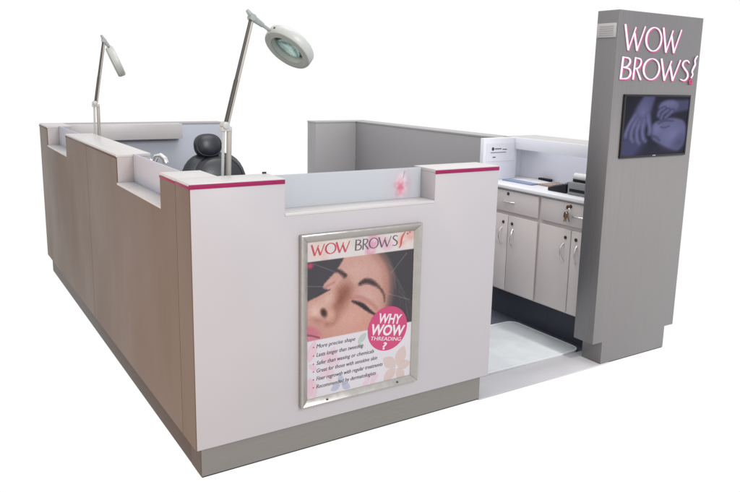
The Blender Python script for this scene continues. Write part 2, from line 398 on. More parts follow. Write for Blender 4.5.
# ------------------------------------------------------------------ stroke lettering of the sign
def glyph(ch):
    """strokes as (points, widths) in a unit-height cell; thick first strokes, thin seconds"""
    tk, tn = .135, .07
    def arc(cx, cy, rx, ry, a0, a1, w0, w1, n=22):
        return ([(cx+rx*math.cos(R(a)), cy+ry*math.sin(R(a))) for a in np.linspace(a0, a1, n)], [w0+(w1-w0)*abs(math.sin(math.pi*t)) for t in np.linspace(0, 1, n)])
    if ch == 'W': return .98, [([(.0, 1), (.24, 0)], [tk, tk]), ([(.24, .02), (.52, .92)], [tn, tn]), ([(.46, .70), (.66, 0)], [tk, tk]), ([(.66, .02), (.97, .98)], [tn, tn])]
    if ch == 'O': return .82, [arc(.41, .5, .36, .47, 90, 270, tn, tk), arc(.41, .5, .36, .47, 270, 450, tn, .11)]
    if ch == 'B': return .52, [([(.06, 0), (.10, 1)], [tk, tk*.9]), (smooth_pts([(.10, .97), (.36, .93), (.42, .76), (.30, .57), (.09, .53)]), None), (smooth_pts([(.09, .53), (.40, .47), (.48, .26), (.36, .06), (.06, .03)]), None)]
    if ch == 'R': return .52, [([(.06, 0), (.10, 1)], [tk, tk*.9]), (smooth_pts([(.10, .97), (.38, .92), (.42, .73), (.30, .54), (.09, .49)]), None), ([(.20, .50), (.48, 0)], [tk*.8, tk])]
    if ch == 'S': return .50, [(smooth_pts([(.46, .86), (.34, .97), (.17, .92), (.12, .74), (.26, .56), (.40, .40), (.43, .19), (.28, .03), (.06, .08)]), 'S')]
    if ch == '!': return .42, [(smooth_pts([(.50, 1.20), (.40, 1.13), (.31, .98), (.36, .80), (.24, .62), (.16, .46), (.24, .32), (.12, .16)]), 'S')]
def ribbon(mb, pts, wid, place, z0, z1):
    n = len(pts); Lf = []; Rt = []
    for i in range(n):
        a = np.array(pts[max(0, i-1)]); b = np.array(pts[min(n-1, i+1)]); t = (b-a)/(np.linalg.norm(b-a)+1e-9)
        q = np.array([-t[1], t[0]])*wid[i]/2; Lf.append(np.array(pts[i])+q); Rt.append(np.array(pts[i])-q)
    vs = [place(p, z0) for p in Lf]+[place(p, z0) for p in Rt]+[place(p, z1) for p in Lf]+[place(p, z1) for p in Rt]
    fs = []
    for i in range(n-1):
        fs += [(i, i+1, n+i+1, n+i), (2*n+i, 3*n+i, 3*n+i+1, 2*n+i+1), (i, 2*n+i, 2*n+i+1, i+1), (n+i, n+i+1, 3*n+i+1, 3*n+i)]
    fs += [(0, n, 3*n, 2*n), (n-1, 3*n-1, 4*n-1, 2*n-1)]
    mb.add(vs, fs)
def letter(mb, ch, x0, z0, wd, ht, ya, yb, bold=1.0, dx=0, dz=0):
    adv, st = glyph(ch)
    def place(p, y): return (x0+dx+p[0]/adv*wd, y, z0+dz+p[1]*ht)
    for k, (pts, wid) in enumerate(st):
        n = len(pts)
        if wid is None: wid = [.07+.05*math.sin(math.pi*i/(n-1)) for i in range(n)]
        elif wid == 'S': wid = [.07+.06*math.sin(math.pi*i/(n-1)) for i in range(n)]
        sx = ht*adv/wd
        ribbon(mb, pts, [q*bold for q in wid], place, ya-k*.00006, yb)
    return mb

# ------------------------------------------------------------------ sign tower
TX0, TX1, TY0, TY1, TH = 2.063, 2.713, .025, .152, 1.766
tw = thing('sign_tower', (2.388, .09, 0), 'tall brushed metal sign tower with pink and white lettering', 'sign tower')
tp = [(TX0+.071, .004), (TX1-.071, .004), (TX1-.071, HK), (TX1, HK), (TX1, TH), (TX0, TH), (TX0, HK), (TX0+.071, HK)]
MB().prism(tp, 'y', TY0, TY1).build('casing', M['alu'], tw, bevel=.0025)
B(TX0+.073, TX1-.073, TY0+.002, TY1-.01, 0, .0038).build('contact_shade', M['black'], tw)  # black sliver for the contact shadow below the tower
def word(seq, zb, ht, bold):
    for ch, x0, x1 in seq:
        a = letter(MB(), ch, x0, zb, x1-x0, ht, TY0-.003, TY0-.0002, bold*.86, .008, -.004).build('letter_backing', M['letterpink'], tw)
        letter(MB(), ch, x0, zb, x1-x0, ht, TY0-.007, TY0-.0032, bold*.55).build('letter', M['letter'], a)
word([('W', 2.104, 2.252), ('O', 2.256, 2.388), ('W', 2.388, 2.534)], 1.583, .118, 1.0)
word([('B', 2.092, 2.176), ('R', 2.184, 2.254), ('O', 2.256, 2.392), ('W', 2.394, 2.548), ('S', 2.550, 2.628)], 1.447, .106, 1.0)
a = letter(MB(), '!', 2.636, 1.446, .042, .108, TY0-.003, TY0-.0002, .95, .004, -.003).build('letter_backing', M['letterpink'], tw)
letter(MB(), '!', 2.636, 1.446, .042, .108, TY0-.007, TY0-.0032, .8).build('letter', M['letter'], a)
fl = MB()
for k in range(5):
    an = R(90+72*k); fl.sell((2.650+.009*math.cos(an), TY0-.004, 1.444+.009*math.sin(an)), (.0075, .003, .0075), 1, 1, nu=10, nv=6)
fl.build('flower_dot', mat('sign_flower', rgb(185, 40, 100, .75), .4), tw, smooth=True)
vp = B(TX0-.004, TX0-.0002, .034, .146, 1.64, 1.706).build('side_plate', M['plate'], tw, bevel=.001)
for k in range(5):
    B(TX0-.0055, TX0-.0041, .048, .132, 1.650+k*.010, 1.654+k*.010).build('rib', M['greywall'], vp)
# screen let into the tower
sx0, sx1, sz0, sz1 = 2.138, 2.655, 1.068, 1.377
ts = thing('wall_screen', (2.396, TY0, sz0), 'flat screen on the sign tower showing blue tinted hands at work', 'screen')
bz = .010
def scr_frame():
    mb = MB()
    mb.box(sx0, sx1, TY0-.012, TY0-.0005, sz0, sz0+bz).box(sx0, sx1, TY0-.012, TY0-.0005, sz1-bz, sz1)
    mb.box(sx0, sx0+bz, TY0-.0121, TY0-.0005, sz0+bz, sz1-bz).box(sx1-bz, sx1, TY0-.0121, TY0-.0005, sz0+bz, sz1-bz)
    return mb
scr_frame().build('bezel', M['black'], ts, bevel=.001)
def screen_paint(P):
    s = (P[..., 0]-sx0)/(sx1-sx0)*325; t = (sz1-P[..., 2])/(sz1-sz0)*300     # picture units of about one centimetre / 60
    c = np.zeros(P.shape); c[:] = (22, 24, 38)
    mid, hi, lo = (84, 84, 140), (104, 108, 168), (48, 48, 84)
    c = over(c, (36, 37, 62), sstep(d_ell(s, t, 160, 150, 170, 130), 60)*.8)
    # lower sleeve and lap
    c = over(c, (62, 64, 118), sstep(d_ell(s, t, 40, 250, 70, 55), 22)*.9)
    c = over(c, (38, 38, 62), sstep(d_ell(s, t, 170, 275, 75, 28), 14))
    # face lying under the hands
    fa = d_poly(s, t, smooth_pts([(138, 175), (150, 140), (190, 118), (245, 112), (300, 128), (318, 175), (312, 235), (285, 275), (235, 262), (190, 240), (150, 215), (138, 175)]))
    c = over(c, mid, sstep(fa, 7)); c = over(c, hi, sstep(d_ell(s, t, 250, 200, 55, 48, 20), 40)*.85)
    c = over(c, (112, 116, 178), sstep(d_ell(s, t, 165, 165, 20, 24), 14)*.6)
    c = over(c, lo, sstep(d_line(s, t, smooth_pts([(172, 138), (205, 126), (246, 128)]), [7]*13), 5)*.7)
    c = over(c, lo, sstep(d_line(s, t, smooth_pts([(150, 200), (168, 206), (184, 222)]), [8]*13), 7)*.7)
    c = over(c, lo, sstep(d_line(s, t, smooth_pts([(186, 156), (206, 160), (228, 152)]), [6]*13), 4)*.6)
    c = over(c, (58, 58, 104), sstep(d_ell(s, t, 288, 235, 26, 40, 30), 24)*.7)
    # left hand coming down from the top, fingers side by side
    c = over(c, (66, 67, 118), sstep(d_line(s, t, smooth_pts([(118, 18), (96, 70), (84, 118)]), [56+2*k for k in range(13)]), 8))
    c = over(c, hi, sstep(d_ell(s, t, 92, 84, 26, 44, 14), 26)*.7)
    for pts in ([(58, 100), (36, 140), (22, 182), (20, 200)], [(70, 116), (50, 160), (46, 200), (56, 222)], [(86, 124), (72, 170), (76, 212), (86, 232)], [(102, 122), (98, 170), (104, 205), (114, 222)], [(118, 100), (128, 140), (134, 170), (132, 188)]):
        q = smooth_pts(pts); n = len(q)
        c = over(c, (54, 55, 98), sstep(d_line(s, t, q, [26]*n), 7)*.55)
        c = over(c, (90, 91, 148), sstep(d_line(s, t, q, [21-5*k/n for k in range(n)]), 7)*.9)
        c = over(c, (112, 115, 172), sstep(d_line(s, t, [(p_[0]-3, p_[1]) for p_ in q[3:-4]], [6]*(n-7)), 6)*.5)
    # right hand, closed, coming from the upper right
    c = over(c, (62, 62, 110), sstep(d_line(s, t, smooth_pts([(335, 46), (285, 52), (240, 58)]), [50+k for k in range(13)]), 9))
    c = over(c, (82, 82, 138), sstep(d_poly(s, t, smooth_pts([(165, 62), (180, 38), (212, 26), (250, 32), (268, 56), (246, 84), (214, 92), (184, 86), (165, 62)])), 6))
    c = over(c, hi, sstep(d_ell(s, t, 216, 44, 30, 13, -8), 16)*.7)
    for pts in ([(196, 66), (174, 80), (170, 102)], [(216, 74), (192, 92), (184, 114)], [(238, 78), (220, 96), (206, 110)]):
        q = smooth_pts(pts); n = len(q)
        c = over(c, (40, 40, 74), sstep(d_line(s, t, q, [24]*n), 4)*.75); c = over(c, (88, 89, 146), sstep(d_line(s, t, q, [16]*n), 6)*.9)
    return c
sheet('display', M['screen'], ts, (sx0+bz-.001, TY0-.009, sz0+bz-.001), (sx1-sx0-2*bz+.002, 0, 0), (0, 0, sz1-sz0-2*bz+.002), 170, 110, screen_paint)
B(2.384, 2.408, TY0-.0126, TY0-.012, sz0+.005, sz0+.009).build('maker_mark', M['greyplastic'], ts)

# ------------------------------------------------------------------ poster in its snap frame
FX0, FX1, FZ0, FZ1, rw_ = .398, .936, .193, .862, .031
pf = thing('poster_frame', (.667, -.01, FZ0), 'aluminium framed poster of a threading advert on the white counter front', 'poster')
def rail(a, b, c_, d_, lbl=None):
    """mitred rail: a, b on the outer edge stand proud, c_, d_ on the inner edge lie low, with a narrow flat rim outside"""
    A, Bq, C, Dq = [np.array(q) for q in (a, b, c_, d_)]
    e, g_ = A+(Dq-A)*.22, Bq+(C-Bq)*.22
    V = [(q[0], y, q[1]) for q, y in ((A, -.0005), (Bq, -.0005), (C, -.0005), (Dq, -.0005), (A, -.021), (Bq, -.021), (g_, -.0235), (e, -.0235), (C, -.0095), (Dq, -.0095))]
    o = MB().add(V, [(0, 1, 2, 3), (0, 1, 5, 4), (4, 5, 6, 7), (7, 6, 8, 9), (9, 8, 2, 3), (0, 4, 7, 9, 3), (1, 5, 6, 8, 2)]).build('rail', M['frame'], pf, bevel=.0012)
    if lbl: o['label'] = lbl
i0, i1, j0, j1 = FX0+rw_, FX1-rw_, FZ0+rw_*.85, FZ1-rw_
rail((FX0, FZ1), (FX1, FZ1), (i1, j1), (i0, j1)); rail((FX1, FZ1), (FX1, FZ0), (i1, j0), (i1, j1))
rail((FX0, FZ0), (FX0, FZ1), (i0, j1), (i0, j0)); rail((FX1, FZ0), (FX0, FZ0), (i0, j0), (i1, j0), 'bottom rail with two dark screws')
for x in (.51, .835):
    q = Matrix.Translation((x, -.0185, FZ0+.013)) @ Matrix.Rotation(R(90), 4, 'X')
    MB().lathe([(.0001, -.001), (.0052, -.001), (.0045, .0018), (.0001, .0015)], q, 16, False).build('screw', M['darkmetal'], pf, smooth=True)
B(i0-.006, i1+.006, -.0055, -.0005, j0-.006, j1+.006).build('backing', M['dark'], pf)
PY = -.0065
def poster_paint(P):
    x, z = P[..., 0], P[..., 2]
    c = np.zeros(P.shape); c[:] = (60, 56, 63)
    c = over(c, (52, 48, 56), sstep(d_ell(x, z, .87, .62, .08, .14), .05)*.7)
    skin = smooth_pts([(.590, .765), (.556, .718), (.522, .685), (.498, .664), (.497, .650), (.512, .641), (.495, .633), (.468, .62), (.425, .606)], 5)
    right = smooth_pts([(.78, .43), (.786, .50), (.798, .56), (.806, .62), (.800, .675), (.775, .725), (.735, .77)], 5)
    ds = d_poly(x, z, skin+[(.42, .43)]+right)
    sf = .0035+.017*np.clip((x-.62)/.15, 0, 1)
    base = np.zeros(P.shape); base[:] = (193, 149, 137)
    rng = np.random.default_rng(3)
    g1 = rng.normal(0, 1, x.shape); g1 = (g1+np.roll(g1, 1, 0)+np.roll(g1, 1, 1)+np.roll(g1, 2, 1))/2
    def b(colr, a): 
        nonlocal base; base = over(base, colr, a)
    b((205, 172, 164), sstep(d_ell(x, z, .655, .70, .075, .045, -15), .05)*.8)        # forehead
    b((150, 108, 98), sstep(d_line(x, z, smooth_pts([(.74, .76), (.785, .70), (.80, .60), (.785, .50)]), [.03]*19), .032)*.85)
    b((206, 170, 158), sstep(d_ell(x, z, .60, .655, .03, .035), .03)*.7)
    b((138, 86, 72), sstep(d_ell(x, z, .572, .592, .026, .058, -20), .024)*.9)       # side of the nose
    b((140, 88, 76), sstep(d_ell(x, z, .600, .622, .03, .018, 8), .02)*.75)
    b((214, 182, 170), sstep(d_ell(x, z, .515, .602, .03, .022, 40), .022)*.85)       # bridge and tip
    b((220, 186, 176), sstep(d_ell(x, z, .462, .565, .026, .03, 25), .022)*.9)
    b((150, 98, 86), sstep(d_line(x, z, smooth_pts([(.548, .565), (.556, .535), (.540, .508), (.512, .505)]), [.016]*19), .012)*.8)
    b((208, 168, 156), sstep(d_ell(x, z, .528, .545, .016, .024, 10), .012)*.8)
    b((66, 36, 34), sstep(d_ell(x, z, .499, .553, .0115, .0175, 28), .006))
    b((150, 92, 82), sstep(d_ell(x, z, .470, .528, .02, .008, -20), .01)*.5)
    b((212, 170, 156), sstep(d_ell(x, z, .64, .50, .075, .04, -8), .05)*.85)          # cheek
    b((198, 140, 128), sstep(d_ell(x, z, .70, .48, .06, .03), .03)*.5)
    b((205, 168, 160), sstep(d_ell(x, z, .69, .592, .055, .032, -28), .026)*.9)       # lid
    b((172, 118, 112), sstep(d_line(x, z, smooth_pts([(.622, .592), (.655, .592), (.70, .566), (.735, .532)]), [.008]*19), .009)*.8)
    b((190, 138, 132), sstep(d_ell(x, z, .665, .572, .034, .015, -28), .01)*.6)
    b((206, 168, 162), sstep(d_ell(x, z, .53, .664, .024, .016, 30), .014)*.8)        # far lid
    b((165, 112, 104), sstep(d_line(x, z, [(.505, .652), (.545, .668)], [.007, .004]), .006)*.7)
    lash = smooth_pts([(.622, .580), (.650, .567), (.672, .553), (.698, .531), (.728, .509)])
    b((50, 38, 44), sstep(g1*.0005+d_line(x, z, lash, [.005+.012*math.sin(math.pi*i/24) for i in range(len(lash))]), .004))
    br = smooth_pts([(.656, .645), (.686, .652), (.722, .636), (.750, .612), (.768, .583), (.771, .556)])
    b((66, 52, 54), sstep(g1*.0008+d_line(x, z, br, [.014+.010*math.sin(math.pi*min(1, i/16)) - .011*(i/len(br)) for i in range(len(br))]), .006)*.92)
    bl = smooth_pts([(.535, .711), (.562, .707), (.588, .686)])
    b((68, 54, 56), sstep(g1*.0008+d_line(x, z, bl, [.009+.010*i/len(bl) for i in range(len(bl))]), .0055)*.92)
    b((198, 122, 138), sstep(d_ell(x, z, .447, .487, .040, .018, -28), .006)*.95)     # lips
    b((204, 130, 146), sstep(d_ell(x, z, .440, .458, .05, .014, -6), .008)*.9)
    b((104, 48, 62), sstep(d_line(x, z, smooth_pts([(.425, .478), (.450, .470), (.480, .458)]), [.005]*13), .003)*.8)
    base = (base-152)*1.14+148
    base = base+g1[..., None]*np.array((3.2, 3.0, 2.8))
    # dark hair with strands swept back from the brow
    for k in range(46):
        x0_ = .745+.0035*k+rng.normal(0, .004); z0_ = .765-.006*k+rng.normal(0, .01)
        c = over(c, (96, 86, 90) if k % 3 else (38, 34, 40), sstep(d_line(x, z, smooth_pts([(x0_, z0_), (x0_+.04, z0_-.05), (x0_+.06+rng.normal(0, .01), z0_-.16)], 4), [.0022]*9), .0016)*.35)
    a = sstep(ds+g1*.0012, sf)
    c = c*(1-a[..., None])+base*a[..., None]
    c = over(c, (50, 44, 50), sstep(d_line(x, z, smooth_pts([(.462, .620), (.492, .632), (.524, .640)]), [.004, .005, .006, .007, .008, .009, .009, .008, .007, .006, .005, .004, .003]), .003)*.95)
    for l, al in (([(.455, .748), (.543, .707)], .45), ([(.43, .665), (.55, .648)], .5), ([(.872, .742), (.798, .668)], .55), ([(.785, .587), (.893, .546)], .5)):
        c = over(c, (188, 180, 184), sstep(d_line(x, z, l, [.0018, .0018]), .0012)*al)
    c = over(c, (196, 60, 100), sstep(d_ell(x, z, .440, .742, .013, .010), .005)*.9)
    # lower white field with faint flowers
    edge = .4505+.010*np.clip((.50-x)/.07, -1, 1)*0
    wa = sstep(z-edge, .002); wf = np.zeros(P.shape); wf[:] = (222, 218, 224)
    def leaf(colr, ax, az, bx, bz, fat, al):
        """pointed petal from a to b"""
        nonlocal wf
        L_ = math.hypot(bx-ax, bz-az); ux, uz = (bx-ax)/L_, (bz-az)/L_
        u = ((x-ax)*ux+(z-az)*uz)/L_; v = -(x-ax)*uz+(z-az)*ux
        half = fat*L_*np.sin(np.pi*np.clip(u, 0, 1))**.8
        d = np.abs(v)-half; ins = sstep(d, .002)*((u > 0) & (u < 1))
        wf = over(wf, colr, ins*al); wf = over(wf, tuple(q*.9 for q in colr), sstep(np.abs(d)-.0008, .0012)*((u > 0) & (u < 1))*al*.6)
    def star(colr, cx, cz, tips, fat, al):
        for tx, tz in tips: leaf(colr, cx+(tx-cx)*.08, cz+(tz-cz)*.08, tx, tz, fat, al)
    be, pk, bl_ = (212, 190, 184), (228, 190, 202), (158, 168, 196)
    star(be, .838, .266, [(.872, .352), (.772, .318), (.776, .222), (.905, .275), (.872, .205)], .30, .85)
    star(pk, .435, .36, [(.462, .448), (.47, .33)], .22, .75); star(pk, .44, .31, [(.462, .22), (.43, .215)], .24, .7)
    star(pk, .525, .335, [(.545, .41), (.495, .395), (.575, .36), (.53, .27), (.485, .29)], .30, .55)
    star(bl_, .577, .252, [(.572, .292), (.532, .234), (.618, .226), (.60, .25)], .30, .6)
    star(pk, .71, .236, [(.75, .255), (.69, .27), (.675, .225), (.735, .21)], .32, .6)
    star((178, 192, 184), .648, .40, [(.688, .44), (.68, .385)], .25, .8)
    c = c*(1-wa[..., None])+wf*wa[..., None]
    # header band
    ha = sstep(.7565-z, .0012); hf = np.zeros(P.shape); hf[:] = (218, 212, 210)
    for cx, cz, r_, colr, al in ((.712, .812, .034, (216, 160, 182), .85), (.70, .772, .03, (216, 150, 176), .8), (.772, .79, .03, (222, 172, 190), .8), (.745, .83, .02, (226, 190, 200), .8),
                                 (.47, .80, .04, (224, 200, 190), .7), (.50, .77, .02, (222, 178, 170), .6), (.58, .82, .03, (222, 208, 196), .7), (.85, .80, .03, (222, 178, 166), .8), (.89, .815, .022, (222, 150, 140), .7), (.875, .77, .02, (228, 206, 196), .7), (.64, .815, .03, (206, 200, 196), .7)):
        hf = over(hf, colr, sstep(d_ell(x, z, cx, cz, r_, r_*.72, cx*900), .008)*al)
        hf = over(hf, (230, 226, 226), sstep(d_ell(x, z, cx+r_*.2, cz, r_*.3, r_*.2), .005)*al*.6)
    c = c*(1-ha[..., None])+hf*ha[..., None]
    return c
poster = sheet('poster', M['poster'], pf, (i0-.004, PY, j0-.004), (i1-i0+.008, 0, 0), (0, 0, j1-j0+.008), 240, 310, poster_paint)
for seq, zb, ht, m, bo in (([('W', .446, .5), ('O', .502, .550), ('W', .550, .608)], .778, .042, 'red', 1.0), ([('B', .630, .661), ('R', .663, .692), ('O', .692, .738), ('W', .738, .796), ('S', .798, .828)], .7785, .042, 'inkgrey', .8)):
    for ch, x0, x1 in seq: letter(MB(), ch, x0, zb, x1-x0, ht, PY-.0006, PY-.0003, bo).build('printed_letter', M[m], poster)
ex = smooth_pts([(.834, .767), (.842, .780), (.844, .797), (.850, .815), (.862, .829)]); eb = MB()
ribbon(eb, ex, [.003+.006*math.sin(math.pi*k/(len(ex)-1)) for k in range(len(ex))], lambda p, y: (p[0], y, p[1]), PY-.0006, PY-.0003)
for px_, pz_, r_ in ((.873, .822, .0045), (.884, .826, .0035)):
    eb.prism([(px_+r_*math.cos(k*.785), pz_+r_*math.sin(k*.785)) for k in range(8)], 'y', PY-.0006, PY-.0003)
eb.build('printed_letter', M['orange'], poster)
def text(s, x0, zc, width, height, m, par, shear=0, rot=0, pivot=None, fat=0, dup=0, y=PY-.0004, name='text_line', plane='y'):
    cu = bpy.data.curves.new('lettering', 'FONT'); cu.body = s; cu.size = 1; cu.resolution_u = 3; cu.offset = fat
    ob = bpy.data.objects.new('lettering', cu); col.objects.link(ob)
    me = bpy.data.meshes.new_from_object(ob.evaluated_get(bpy.context.evaluated_depsgraph_get()))
    bpy.data.objects.remove(ob); me.name = name
    n = len(me.vertices); co = np.empty(n*3, np.float32); me.vertices.foreach_get('co', co); co = co.reshape(-1, 3)
    mn, mx = co.min(0), co.max(0)
    u = (co[:, 0]-mn[0])/(mx[0]-mn[0])*width; v = (co[:, 1])*height/.73
    u = u+shear*v; X = x0+u; Z = zc+v
    if rot:
        ca, sa = math.cos(R(rot)), math.sin(R(rot)); dx, dz = X-pivot[0], Z-pivot[1]; X = pivot[0]+dx*ca-dz*sa; Z = pivot[1]+dx*sa+dz*ca
    co2 = np.stack([X, np.full(n, y), Z], 1) if plane == 'y' else np.stack([np.full(n, y), X, Z], 1)
    fs = []
    for pl in me.polygons:
        q = list(pl.vertices); a_, b_, c_ = [co[k] for k in q[:3]]
        if (b_[0]-a_[0])*(c_[1]-a_[1])-(b_[1]-a_[1])*(c_[0]-a_[0]) < 0: q.reverse()
        fs.append(q)
    bpy.data.meshes.remove(me); me = bpy.data.meshes.new(name); v2 = co2.tolist()
    if dup:     # heavier print: the same outline once more, a hair to the right
        v2 += (co2+np.array((dup, -.00003, 0))).tolist(); fs += [[k+n for k in q] for q in fs]
    me.from_pydata(v2, [], fs); me.shade_flat()
    return link(name, me, M[m], par)
bul = ['More precise shape', 'Lasts longer than tweezing', 'Safer than waxing or chemicals', 'Great for those with sensitive skin', 'Finer regrowth with regular treatments', 'Recommended by dermatologists']
for (x1, zb), s in zip([(.641, .418), (.677, .384), (.729, .351), (.744, .320), (.771, .288), (.740, .256)], bul):
    text(s, .468, zb, x1-.472, .0165, 'ink', poster, shear=.22, dup=.0007)
    MB().prism([(.456+.003*math.cos(2*math.pi*k/10), zb+.006+.003*math.sin(2*math.pi*k/10)) for k in range(10)], 'y', PY-.0006, PY-.0002).build('bullet', M['printpink'], poster)
cc = (.789, .441)
disc = MB().prism([(cc[0]+.094*math.cos(2*math.pi*k/64), cc[1]+.092*math.sin(2*math.pi*k/64)) for k in range(64)], 'y', PY-.0008, PY-.0002).build('round_badge', M['printpink'], poster)
for s, xo, zo, wd, ht, ft in (('WHY', -.055, .022, .112, .040, .03), ('WOW', -.082, -.027, .164, .044, .035), ('THREADING', -.074, -.050, .148, .0165, 0), ('?', -.010, -.086, .019, .030, .03)):
    text(s, cc[0]+xo, cc[1]+zo, wd, ht, 'printwhite', poster, shear=.06, rot=-11, pivot=cc, fat=ft, y=PY-.0011, name='badge_text', dup=.0006 if s == 'THREADING' else 0)

# ------------------------------------------------------------------ mat, desk, chair
def rrect(x0, x1, y0, y1, r_, n=8):
    pts = []
    for cx, cy, a in ((x1-r_, y1-r_, 0), (x0+r_, y1-r_, 90), (x0+r_, y0+r_, 180), (x1-r_, y0+r_, 270)):
        pts += [(cx+r_*math.cos(R(a+90*k/n)), cy+r_*math.sin(R(a+90*k/n))) for k in range(n+1)]
    return pts
mt = thing('floor_mat', (1.75, .48, 0), 'pale floor mat with rounded raised edge lying in the entrance', 'mat')
mo, mi = rrect(1.2, 2.205, .214, .755, .06), rrect(1.209, 2.196, .223, .746, .052)
MB().prism(mo, 'z', -.0038, .008).build('mat_base', M['mat'], mt, bevel=.002)
lip = MB(); n = len(mo)
lip.add([(p[0], p[1], .0081) for p in mo]+[(p[0], p[1], .0115) for p in mo]+[(p[0], p[1], .0115) for p in mi]+[(p[0], p[1], .0081) for p in mi],
        [f for i in range(n) for f in ((i, (i+1) % n, n+(i+1) % n, n+i), (n+i, n+(i+1) % n, 2*n+(i+1) % n, 2*n+i), (2*n+i, 2*n+(i+1) % n, 3*n+(i+1) % n, 3*n+i), (3*n+i, 3*n+(i+1) % n, (i+1) % n, i))])
lip.build('raised_edge', M['matedge'], mt, bevel=.001)
dk = thing('work_desk', (.3, 1.5, 0), 'narrow white work desk along the inside of the side counter', 'desk')
B(.153, .5, .155, 2.9, .745, .77).build('desk_top', M['slab'], dk, bevel=.002)
for y in (.16, 1.45, 2.86): B(.16, .48, y, y+.03, -.003, .745).build('support', M['inwhite'], dk)

ch = thing('salon_chair', (.90, 2.25, 0), 'black leather salon chair with round headrest behind the magnifier lamp', 'chair')
cx, cy = .888, 2.25
tilt = Matrix.Rotation(R(-10), 3, 'X')
MB().sell((cx-.016, cy+.05, .972), (.092, .058, .078), .8, .9, tilt).build('headrest', M['leather'], ch, smooth=True)
B(cx-.05, cx-.03, cy+.045, cy+.06, .86, .95).build('headrest_post', M['chrome'], ch, bevel=.003)
MB().sell((cx+.022, cy+.03, .645), (.232, .065, .285), .74, .9, tilt).build('backrest', M['leather'], ch, smooth=True)
MB().sell((cx+.045, cy-.005, .645), (.19, .065, .265), .74, .9, tilt).build('back_cushion', M['leather'], ch, smooth=True)
def piping(name, c, rx, rz, y_off, e):
    pts = []
    for k in range(49):
        a_ = 2*math.pi*k/48; q = Vector((rx*math.copysign(abs(math.cos(a_))**e, math.cos(a_)), y_off, rz*math.copysign(abs(math.sin(a_))**e, math.sin(a_))))
        pts.append(Vector(c)+tilt @ q)
    MB().tube(pts, .0042, 6).build(name, M['leather'], ch, smooth=True)
piping('piping', (cx+.045, cy-.005, .645), .172, .247, -.034, .8)
piping('piping', (cx-.016, cy+.05, .972), .083, .069, -.03, .85)
MB().sell((cx, cy-.22, .47), (.25, .27, .07), .5, .45).build('seat', M['leather'], ch, smooth=True)
for s in (-1, 1):
    MB().sell((cx+s*.27, cy-.2, .62), (.035, .2, .028), .6, .5).build('armrest', M['leather'], ch, smooth=True)
    MB().tube([(cx+s*.27, cy-.05, .62), (cx+s*.27, cy-.05, .42), (cx+s*.2, cy-.1, .40)], .012).build('arm_post', M['chrome'], ch, smooth=True)
MB().tube([(cx, cy-.2, .04), (cx, cy-.2, .42)], .035, 20).build('pedestal', M['chrome'], ch, smooth=True)
MB().lathe([(.0001, -.003), (.27, -.003), (.27, .012), (.1, .035), (.0001, .045)], Matrix.Translation((cx, cy-.2, 0)), 48, False).build('base', M['chrome'], ch, smooth=True)

